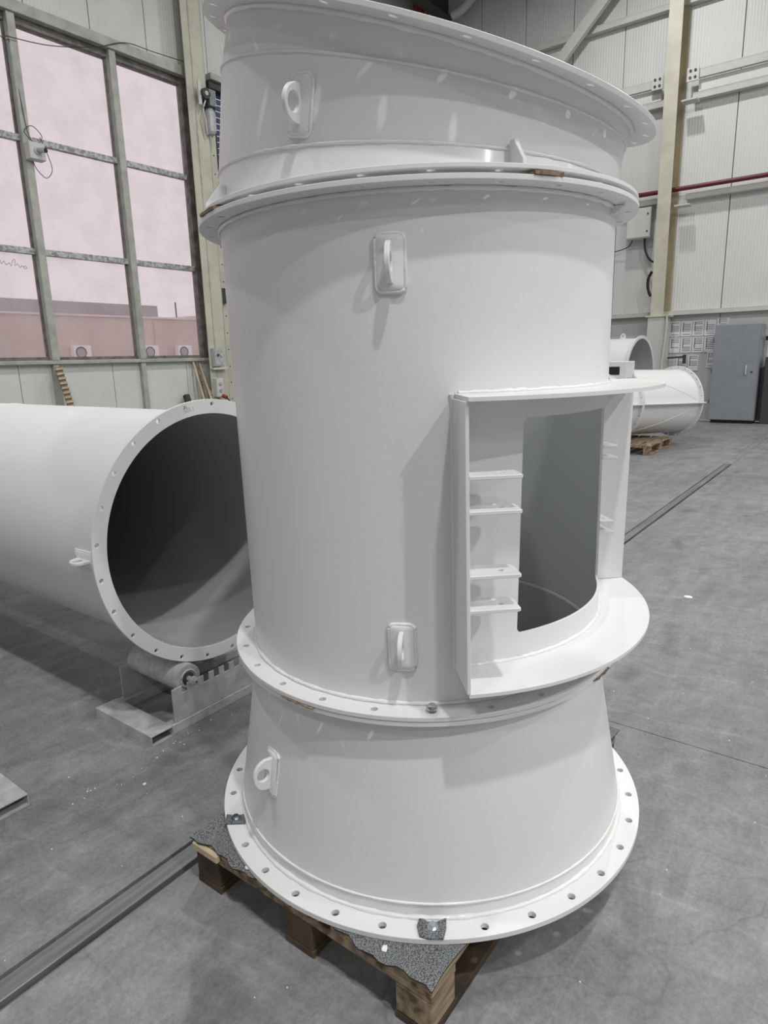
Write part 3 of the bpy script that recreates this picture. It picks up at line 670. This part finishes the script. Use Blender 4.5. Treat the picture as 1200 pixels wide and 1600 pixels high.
# access frame
AF0, AF1, RF = 222.5, 314.5, .629
def sector(h0, h1, r0, r1, a0, a1, n=48):
    bm = B(); rows = []
    for k in range(n + 1):
        a = a0 + (a1 - a0) * k / n; rows.append([dp(a, r0, h0), dp(a, r1, h0), dp(a, r1, h1), dp(a, r0, h1)])
    rings(bm, rows); V = [v for v in bm.verts]; bm.verts.ensure_lookup_table()
    bm.faces.new([bm.verts[i] for i in (3, 2, 1, 0)]); m0 = 4 * n; bm.faces.new([bm.verts[m0 + i] for i in range(4)])
    bmesh.ops.recalc_face_normals(bm, faces=bm.faces); return bm
af = obj('access_frame', sector(.762, .770, .4945, RF, AF0 - .3, AF1), 'white', drum); af['label'] = 'curved sill plate of the access opening frame'
obj('frame_top_plate', sector(1.370, 1.378, .4945, RF + .002, AF0 - .3, AF1), 'white', drum)
def radial_plate(ang, sgn, r0, r1, h0, h1, th, name):
    a = R(ang); er_ = Vector((cos(a), sin(a), 0)); m_ = frame(dp(ang, 0, h0), er_, DA)
    bm = B(); lo, hi = (-th, 0) if m_.col[2].to_3d().dot(Vector((-sin(a), cos(a), 0))) * sgn > 0 else (0, th)
    box(bm, (r0, 0, lo), (r1, h1 - h0, hi), .0012, m_); return obj(name, bm, 'white', drum)
radial_plate(AF0, 1, .4955, RF, .7705, 1.3695, .008, 'frame_side_plate')
radial_plate(AF1, -1, .4955, RF, .7705, 1.3695, .008, 'frame_side_plate')
bm = B(); tube(bm, [dp(AF0 - .9, .5005, z) for z in [.765 + .612 * k / 60 for k in range(61)]], .005, 8, False, .3); obj('weld_bead', bm, 'weld', drum, ang=80)
for z in (.7715, 1.3795):
    bm = B(); tube(bm, [dp(AF0 + .6 + (AF1 - AF0 - 1.2) * k / 90, .5005, z) for k in range(91)], .0052, 8, False, .3); obj('weld_bead', bm, 'weld', drum, ang=80)
# hinge tabs in the frame
def tab(ang, sgn, h, L=.106, w_=.072, ro_=RF - .006):
    a = R(ang); er_ = Vector((cos(a), sin(a), 0)); tg = Vector((-sin(a), cos(a), 0)) * sgn
    lp = [(0, 0), (L - .004, 0), (L, .004)] + [(L - .022 + .022 * cos(t_), w_ - .022 + .022 * sin(t_)) for t_ in [R(90 * k / 5) for k in range(6)]] + [(0, w_)]
    me = plate2d('tab', [lp, cloop(.0065, 14, (L * .66, w_ * .45))], .008, .0012)
    m_ = frame(dp(ang, ro_, h), tg, -er_); me.transform(m_)
    o = obj('hinge_tab', me, 'white', drum, ang=40); return o
for h in (1.220, 1.150, 1.018, .945): tab(AF0, 1, h)
for h in (1.200, 1.168, .982, .950): tab(AF1, -1, h, .10, .05, .545)
# joint bolt
hexbolt('hex_bolt', dp(215.4, .529, .6862), 'zinc hex bolt in the middle joint flange at the front')

# --- elbow section
tt = R(19.0069)
EC = Vector((1.5553, 1.0454, 1.8721)); EB = Vector((1.545, 1.040, 1.7975))
def eax(a): return Vector((0, -sin(a), cos(a)))
C2 = EC + eax(tt / 2) * .1705; C3 = C2 + eax(tt) * .0764
elbow = empty('elbow_duct', (EB.x, EB.y, 1.795), 'white mitred elbow duct section with tilted top flange, topmost of the stack', 'duct')
tilt_ax = (DA + Vector((.007 * .8, .007 * .55, 0))).normalized()
flange('bottom_flange', (EB.x, EB.y, 1.7932), tilt_ax, .4945, .549, .0085, 25, .525, 217.2 % 14.4, elbow)
flange('top_flange', C3, eax(tt), .4945, .5575, .0105, 25, .5375, -124.6 % 14.4, elbow)
def mring(c, r, A, Nn, n=192):
    out = []; e1 = Vector((1, 0, 0)); A = A.normalized(); e2 = A.cross(e1)
    for k in range(n):
        W = r * (cos(2 * pi * k / n) * e1 + sin(2 * pi * k / n) * e2); s = -W.dot(Nn) / A.dot(Nn); out.append(c + W + A * s)
    return out
Z = Vector((0, 0, 1)); rows = []
for r in (.5005, .4945):
    s_ = [mring(Vector((EB.x, EB.y, 1.7975)), r, Z, tilt_ax), mring(EC, r, Z, eax(tt / 4)), mring(C2, r, eax(tt / 2), eax(tt * .75)), mring(C3 + eax(tt) * .004, r, eax(tt), eax(tt))]
    rows += s_ if r > .5 else s_[::-1]
bm = B(); rings(bm, rows, True, [0, 0, 0, 0, 1, 1, 1, 0]); obj('elbow_shell', bm, ['white', 'grey_in'], elbow, ang=4.5 if False else 6)
bead('weld_bead', mring(EC, .501, Z, eax(tt / 4)), .0035, elbow, .35)
bead('weld_bead', mring(C2, .501, eax(tt / 2), eax(tt * .75)), .003, elbow, .35)
bead('weld_bead', mring(C3 - eax(tt) * .003, .502, eax(tt), eax(tt)), .006, elbow, .25)
bead('weld_bead', mring(Vector((EB.x, EB.y, 1.8035)), .502, Z, tilt_ax), .004, elbow, .25)
a = R(186.5); er = Vector((cos(a), sin(a), 0)); e2_ = Vector((0, cos(tt / 2), sin(tt / 2)))
pe = EC + eax(tt / 2) * .075 + Vector((cos(a), 0, 0)) * .501 + e2_ * (sin(a) * .501); lug(pe, Vector((cos(a), 0, 0)) + e2_ * sin(a), eax(tt / 2), elbow, .052, .105, hgt=.07, proj=.05)
def gusset(par, c, ang, r0, zb_, h, w_, up=1):
    a = R(ang); er_ = Vector((cos(a), sin(a), 0))
    lp = [(0, 0), (w_, 0), (w_, h * .2), (w_ * .28, h), (0, h)]
    if up < 0: lp = [(x, -y) for x, y in lp][::-1]
    me = plate2d('gusset', [lp], .009, .0012); me.transform(frame(Vector((c.x, c.y, zb_)) + er_ * r0 + Vector((-sin(a), cos(a), 0)) * .0045, er_, (0, 0, 1)))
    return obj('gusset_plate', me, 'white', par, ang=40)
gusset(elbow, EB, 236, .497, 1.797, .055, .05); gusset(elbow, EB, 153, .497, 1.793, .055, .05)
gusset(drum, D2, 277, .4965, 1.7735, .02, .03, -1)

# shims between the flanges
def shim(ang0, ang1, r0, r1, z0, z1, label, c):
    bm = B(); rows = []; n = 10
    for k in range(n + 1):
        a = R(ang0 + (ang1 - ang0) * k / n); j = random.uniform(-.002, .003); jz = random.uniform(-.0008, 0)
        e = Vector((cos(a), sin(a), 0)); e.z = -(DA.x * e.x + DA.y * e.y) / DA.z; rows.append([Vector((c.x, c.y, z)) + e * r for r, z in ((r0, z0), (r1 + j, z0), (r1 + j, z1 + jz), (r0, z1 + jz))])
    rings(bm, rows); bm.verts.ensure_lookup_table(); bm.faces.new([bm.verts[i] for i in (3, 2, 1, 0)]); bm.faces.new([bm.verts[4 * n + i] for i in range(4)])
    bmesh.ops.recalc_face_normals(bm, faces=bm.faces); tag(obj('packing_strip', bm, 'cork'), label, 'strip', 'packing strips between the duct flanges')
shim(238, 245, .50, .5515, 1.7848, 1.7918, 'brown packing strip in the upper joint, front right', D2)
shim(152, 162, .50, .5515, 1.7848, 1.7918, 'brown packing strip in the upper joint, left side', D2)
shim(175, 186, .50, .558, .6717, .6742, 'thin brown packing strip in the lower joint, left side', D1)
shim(262, 271, .50, .558, .6717, .6742, 'thin brown packing strip in the lower joint, right side under the sill plate', D1)
# wider packing carrying the elbow at the unseen back
shim(20, 60, .50, .545, 1.7848, 1.7888, 'brown packing strip in the upper joint at the back', D2)

# felt washers with bolts on the base flange
def feltpad(ang, outline, label, lab2, rot=0):
    a = R(ang); p = AX + Vector((cos(a), sin(a), 0)) * .606 + Vector((0, 0, zb + .0147))
    me = plate2d('pad', [outline], .005, .001); me.transform(Matrix.Translation(p) @ Matrix.Rotation(R(rot), 4, 'Z'))
    for v in me.vertices:
        d = (v.co - p).length; v.co.z += .05 * max(0, d - .022)
    tag(obj('felt_pad', me, 'felt', ang=60), label, 'pad')
    hexbolt('hex_bolt', p + Vector((0, 0, .0055)), lab2, r=.0085)
feltpad(214.3, [(-.032, -.022), (-.012, -.03), (.022, -.032), (.03, -.005), (.034, .026), (.012, .016), (-.012, .018), (-.028, .032), (-.036, .006)], 'dark grey felt pad on the base flange at the front', 'shiny hex bolt through the front felt pad', rot=-53)
feltpad(147.8, [(-.03, -.02), (.028, -.022), (.032, .018), (.0, .014), (-.03, .02)], 'dark grey felt pad on the left of the base flange', 'hex bolt through the left felt pad', rot=-50)

# ================================================================== LEFT TUBE
TC = Vector((1.712, 0, .762)); TY = 2.183
tube_o = empty('long_tube_duct', (1.712, 5.2, .212), 'long white cylindrical duct lying on rollers at the left, dark open end forward', 'duct')
def yflange(y, ri, ro, th, nh, rh, phase):
    me_l = [cloop(ro, 192), cloop(ri, 160)] + [cloop(.0085, 14, (rh * cos(R(phase + 360 / nh * k)), rh * sin(R(phase + 360 / nh * k)))) for k in range(nh)]
    me = plate2d('flange', me_l, th); me.transform(frame((TC.x, y + th, TC.z), (1, 0, 0), (0, 0, 1))); return obj('end_flange', me, 'white', tube_o, ang=40)
yflange(TY, .493, .55, .0115, 25, .5315, 172.7 % 14.4); yflange(8.1, .493, .55, .0115, 25, .5315, 0)
def yr(y, r, n=192): return [Vector((TC.x + r * cos(2 * pi * k / n), y, TC.z + r * sin(2 * pi * k / n))) for k in range(n)]
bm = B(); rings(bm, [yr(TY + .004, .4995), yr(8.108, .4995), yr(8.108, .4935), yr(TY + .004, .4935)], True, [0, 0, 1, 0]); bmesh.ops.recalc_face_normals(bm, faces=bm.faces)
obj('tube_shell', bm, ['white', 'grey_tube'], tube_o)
bead('weld_bead', yr(TY + .0145, .503), .005, tube_o)
for y in (3.9, 5.9): bead('weld_bead', yr(y, .4995), .0025, tube_o, .3)
a = R(182); er = Vector((cos(a), 0, sin(a))); lug(Vector((TC.x, 2.33, TC.z)) + er * .5005, er, (0, 1, 0), tube_o, .07, .12, hgt=.085, proj=.05)
# unseen blank end, added to keep the tube dark inside
bm = B(); cyl(bm, (TC.x, 8.113, TC.z), (TC.x, 8.13, TC.z), .549, n=96); obj('added_end_blank', bm, 'grey_tube', tube_o)
# stamped marks at the crown of the flange
cu = bpy.data.curves.new('stamp', 'FONT'); cu.body = '505.1'; cu.size = .024; cu.extrude = .0003; cu.align_x = 'CENTER'
o = bpy.data.objects.new('stamp', cu); COL.objects.link(o); bpy.context.view_layer.update(); me = bpy.data.meshes.new_from_object(o.evaluated_get(bpy.context.evaluated_depsgraph_get())); bpy.data.objects.remove(o)
a = R(99); me.transform(frame((TC.x + .512 * cos(a), TY - .0004, TC.z + .512 * sin(a)), (sin(a), 0, -cos(a)), (cos(a), 0, sin(a)))); obj('stamped_number', me, 'galv', tube_o, flat=True)

# roller stands
def stand(x0, sgn, y0, label, withroller=True, ox=0):
    """frame of box tube; x0 = outer end, sgn = direction of the long members"""
    t = empty('roller_stand', (x0 + sgn * .6, y0 + .2, 0), label, 'stand')
    X = lambda d: x0 + sgn * d
    def bx(nm, a, b, mt='galv', bev=.002, par=t):
        bm = B(); box(bm, (min(a[0], b[0]), a[1], a[2]), (max(a[0], b[0]), b[1], b[2]), bev); return obj(nm, bm, mt, par)
    def hollow(nm, xa, xb, ya, yb, h=.042, w_=.003):
        """box tube along y, open at both ends"""
        bm = B(); xa, xb = min(xa, xb), max(xa, xb)
        for a, b in (((xa, ya, 0), (xb, yb, w_)), ((xa, ya, h - w_), (xb, yb, h)), ((xa, ya, w_), (xa + w_, yb, h - w_)), ((xb - w_, ya, w_), (xb, yb, h - w_))): box(bm, a, b)
        return obj(nm, bm, 'galv', t)
    hollow('cross_tube', X(0), X(.1), y0, y0 + .40); hollow('cross_tube', X(1.0), X(1.1), y0, y0 + .40)
    bx('long_tube', (X(.101), y0 + .005, 0), (X(.999), y0 + .05, .042)); bx('long_tube', (X(.101), y0 + .35, 0), (X(.999), y0 + .395, .042))
    for yy in (y0 + .012, y0 + .378):
        # toothed plate
        lo = [(0, 0), (.86, 0), (.86, .145)]
        k = .86
        top = []
        pitch = .054
        pts = [(.86, .148)]
        xx = .83
        while xx > .04:
            pts += [(xx, .148), (xx, .116), (xx - .027, .116), (xx - .027, .148)]; xx -= pitch
        lp = [(0, 0), (.86, 0)] + pts + [(0, .145)]
        me = plate2d('plate', [lp], .006, .0008); me.transform(frame((X(.115), yy, .043), (sgn, 0, 0), (0, 0, 1))); obj('toothed_plate', me, 'galv', t, ang=30)
    return t
st = stand(1.272, 1, 2.125, 'grey steel roller stand with toothed side plates under the long tube')
st2 = stand(.825, -1, 2.175, 'grey steel stand end with open box tube at the left edge of the floor')
def roller(x, z, label, y0=2.152):
    t = empty('roller', (x, y0 + .17, z - .057), label, 'roller', None)
    bm = B(); cyl(bm, (x, y0, z), (x, y0 + .345, z), .057, n=48); obj('barrel', bm, 'roller', t)
    bm = B(); cyl(bm, (x, y0 + .0, z), (x, y0 + .09, z), .0583, n=48); obj('end_sleeve', bm, 'roller', t)
    bm = B(); tube(bm, [Vector((x + .036 * cos(2 * pi * k / 32), y0 - .001, z + .036 * sin(2 * pi * k / 32))) for k in range(32)], .004, 6, True); obj('bearing_ring', bm, 'galv', t)
    bm = B(); cyl(bm, (x, y0 - .002, z), (x, y0 + .001, z), .027, n=32); obj('bearing_seal', bm, 'dark', t)
    bm = B(); cyl(bm, (x, y0 - .055, z), (x, y0 + .40, z), .011, n=16); cyl(bm, (x, y0 - .05, z), (x, y0 - .03, z), .018, n=20); ax_ = obj('axle', bm, 'galv', t)
    bm = B(); cyl(bm, (x, y0 - .058, z), (x, y0 - .054, z), .004, n=8); obj('centre_mark', bm, 'dark', ax_)
roller(1.482, .1965, 'scuffed grey steel roller carrying the long tube at its front left')
roller(1.952, .1965, 'grey steel roller carrying the long tube, hidden side behind the duct stack')
# rear support
t = empty('rear_support', (1.712, 7.0, 0), 'grey saddle support beneath the far end of the long tube', 'stand')
bm = B(); box(bm, (1.3, 6.9, 0), (2.12, 7.1, .2625), .004); obj('saddle', bm, 'galv', t)

# ================================================================== BACKGROUND DUCT PIECES
Pn = Vector((10.4, 3.30, .70)); Pf = Vector((11.5, 2.74, .665)); A = (Pf - Pn).normalized()
S_ = A.cross(Vector((0, 0, 1))).normalized(); L_ = (Pf - Pn).length
bt = empty('transition_duct', (Pn.x, Pn.y, .15), 'white transition duct with round flange and mid plate on the background pallet', 'duct')
rn, rf = .50, .50
def oring(c, r, n=96, sx=1): return [c + (p - c).project(S_) * sx + ((p - c) - (p - c).project(S_)) for p in circle(c, A, r, n, e1=S_)]
bm = B(); rings(bm, [oring(Pn, rn), oring(Pf, rf), oring(Pf, rf - .01), oring(Pn, rn - .01)], True, [0, 0, 1, 0]); bmesh.ops.recalc_face_normals(bm, faces=bm.faces); obj('duct_shell', bm, ['white', 'grey_in'], bt)
flange('end_flange', Pf, A, rf - .01, rf + .06, .02, 24, rf + .035, 4, bt, e1=S_, hr=.012)
flange('near_flange', Pn - A * .02, A, rn - .01, rn + .055, .02, 24, rn + .03, 4, bt, e1=S_, hr=.010)
flange('near_flange', Pn - A * .045, A, rn - .01, rn + .055, .02, 24, rn + .03, 4, bt, e1=S_, hr=.010)
m_ = frame(Pn, A, (0, 0, 1))
for zs in (1, -1):
    bm = B(); box(bm, (.0, -.008, -zs * (rn - .012)), (L_ + .05, .008, -zs * (rn + .085)), .002, m_); obj('mid_plate', bm, 'white', bt)
bm = B(); box(bm, (-.5, -.008, rn - .01), (-.05, .008, rn + .085), .002, m_); obj('mid_plate', bm, 'white', bt)
Pl = Pn - A * .5
bm = B(); rings(bm, [oring(Pl, rn), oring(Pn - A * .045, rn), oring(Pn - A * .045, rn - .01), oring(Pl, rn - .01)], True); bmesh.ops.recalc_face_normals(bm, faces=bm.faces); obj('duct_shell', bm, 'white', bt)
# mitre seams running over the transition
def onshell(d, th): return Pn + A * d + (S_ * cos(R(th)) + Vector((0, 0, 1)) * sin(R(th))) * (rn + .001)
for t0, t1 in ((58, 3), (-60, -4)):
    bm = B(); tube(bm, [onshell(L_ * k / 20 * .97 + .02, t0 + (t1 - t0) * k / 20) for k in range(21)], .004, 6); obj('weld_bead', bm, 'weld', bt, ang=80)
bm = B(); box(bm, (9.90, 3.10, .146), (9.918, 4.1, 1.08), .003); sq = obj('square_flange', bm, 'white', bt)
for z in (.2, .6, 1.0):
    bm = B(); cyl(bm, (9.897, 3.14, z), (9.901, 3.14, z), .014, n=10); obj('bolt_hole', bm, 'dark', sq)
bm = B(); box(bm, (9.92, 3.03, 1.085), (10.3, 4.0, 1.33), .008); ib = obj('inlet_box', bm, 'white', bt)
bm = B(); box(bm, (9.914, 3.13, 1.14), (9.921, 3.41, 1.255)); obj('slot', bm, 'black', ib)
e = Vector((0, 0, 1)); lug(Pn + A * .25 + e * (rn + .002), e, A, bt, .06, .1)
# arch tube behind
at = empty('short_tube_duct', (12.9, 4.6, 0), 'white short duct with grey open end behind the transition duct', 'duct')
AC = Vector((12.75, 3.65, .985)); r_ = .72; aa = Vector((.05, 1, 0)).normalized()
def aring(c, r, n=96): return circle(c, aa, r, n, e1=(1, 0, 0))
bm = B(); rings(bm, [aring(AC, r_), aring(AC + aa * 1.9, r_), aring(AC + aa * 1.9, r_ - .01), aring(AC, r_ - .01)], True, [0, 0, 1, 0]); bmesh.ops.recalc_face_normals(bm, faces=bm.faces); obj('duct_shell', bm, ['white', 'grey_in'], at)
flange('end_flange', AC - aa * .01, aa, r_ - .01, r_ + .045, .02, 24, r_ + .025, 3, at, hr=.01)
lug(AC + aa * .35 + e * (r_ + .002), e, aa, at, .07, .1, hgt=.1, proj=.09)
bm = B(); box(bm, (12.3, 3.7, 0), (13.2, 5.3, .263), .01); tag(obj('timber_block', bm, 'wood'), 'timber block supporting the short background duct', 'block')

# ================================================================== SMALL THINGS ON THE FLOOR
chips = [(4.096, .806, 0, .03, 'white paint chip lying on the floor right of the duct stack'), (1.117, 1.945, 0, .008, 'tiny white chip on the floor in front of the roller stand'),
         (.62, 2.0, 0, .006, 'tiny white chip on the dark floor at the left'), (.95, 1.20, .1515, .010, 'white chip on the felt mat at the left pallet side'), (.962, .76, .1515, .010, 'white chip on the felt mat near the front corner')]
for i, (x, y, z, s, lb) in enumerate(chips):
    bm = B(); vs = [bm.verts.new((x + s * (.6 + .5 * random.random()) * cos(k), y + s * (.5 + .6 * random.random()) * sin(k), z + .001)) for k in [2 * pi * q / 6 for q in range(6)]]
    f = bm.faces.new(vs); r_ex = bmesh.ops.extrude_face_region(bm, geom=[f]); bmesh.ops.translate(bm, verts=[v for v in r_ex['geom'] if isinstance(v, bmesh.types.BMVert)], vec=(0, 0, .002)); bmesh.ops.recalc_face_normals(bm, faces=bm.faces)
    tag(obj('paint_chip', bm, 'paperchip'), lb, 'chip', 'paint chips lying about')

random.seed(11); bm = B()
for cx, cy, sx, sy, n in ((1.15, 2.06, .14, .05, 14), (1.3, 2.06, .2, .025, 16), (.7, 1.75, .35, .2, 9), (.62, .95, .3, .3, 12), (2.4, .3, .9, .5, 26), (3.6, .6, 1.2, .5, 30)):
    for k in range(n):
        x = random.gauss(cx, sx); y = random.gauss(cy, sy); s_ = random.uniform(.0012, .0035)
        if (.9 < x < 2.2 and .5 < y < 1.6) or (1.2 < x < 2.5 and 2.1 < y < 2.6): continue
        cyl(bm, (x, y, .0), (x, y, .0015), s_, s_ * .6, n=5)
tag(obj('floor_debris', bm, 'paperchip'), 'scattered pale specks of grinding debris on the concrete floor', 'debris', kind='stuff')

# ================================================================== OUTSIDE THE WINDOW
bm = B(); box(bm, (-60, 10.6, -.3), (140, 120, -.1)); tag(obj('yard', bm, 'concrete_out', flat=True), kind='structure')
t = empty('low_building', (20, 34, 0), 'low beige building with a flat parapet outside the window', 'building')
bm = B(); box(bm, (-20, 34, -.1), (60, 46, 4.05)); obj('wall', bm, 'facade', t, flat=True)
bm = B(); box(bm, (-20.1, 33.9, 4.05), (60.1, 46.1, 4.15)); obj('parapet_cap', bm, 'roof_out', t, flat=True)
for x in (13.6, 17.2, 23.5):
    bm = B(); tube(bm, [(x, 33.93, 0), (x, 33.93, 4.0)], .03, 6); obj('downpipe', bm, 'facade', t)
for x, lb in ((18.85, 'leftmost air conditioner unit on the beige building outside'), (22.95, 'middle air conditioner unit on the beige building outside'), (25.25, 'rightmost air conditioner unit on the beige building outside')):
    c = empty('air_conditioner', (x, 33.99, 1.85), lb, 'air conditioner', 'air conditioners outside')
    bm = B(); box(bm, (x - .48, 33.62, 1.85), (x + .48, 33.999, 2.55), .02); obj('case', bm, 'ac', c)
    bm = B(); tube(bm, [Vector((x - .1 + .27 * cos(2 * pi * k / 24), 33.60, 2.2 + .27 * sin(2 * pi * k / 24))) for k in range(24)], .02, 6, True); obj('fan_guard', bm, 'dark', c)
    bm = B(); cyl(bm, (x - .1, 33.61, 2.2), (x - .1, 33.62, 2.2), .25, n=24); obj('fan_opening', bm, 'hall', c)
t = empty('industrial_hall', (25, 60, 0), 'large dark grey industrial hall behind the beige building', 'building')
bm = B(); box(bm, (-40, 60, -.1), (42.1, 80, 7.3)); obj('wall', bm, 'hall', t, flat=True)
bm = B(); box(bm, (-40, 59.9, 4.0), (42, 60, 5.4)); obj('lower_cladding', bm, 'roof_out', t, flat=True)
t = empty('shed_roof_building', (32, 48, 0), 'pale shallow pitched roof building with a thin chimney outside', 'building')
bm = B()
p = [(26, 48, 4.2), (38, 48, 5.55), (38, 58, 5.75), (26, 58, 4.4)]
vs = [bm.verts.new(q) for q in p]; vb = [bm.verts.new((q[0], q[1], q[2] - .7)) for q in p]
bm.faces.new(vs); bm.faces.new(vb[::-1])
for k in range(4): bm.faces.new((vs[k], vb[k], vb[(k + 1) % 4], vs[(k + 1) % 4]))
bmesh.ops.recalc_face_normals(bm, faces=bm.faces); obj('roof', bm, 'roof_out', t, flat=True)
bm = B(); box(bm, (27, 49, -.1), (38, 57, 4.0)); obj('wall', bm, 'facade', t, flat=True)
bm = B(); tube(bm, [(36.2, 49, 5.0), (36.2, 49, 6.6)], .06, 8); obj('chimney', bm, 'dark', t)
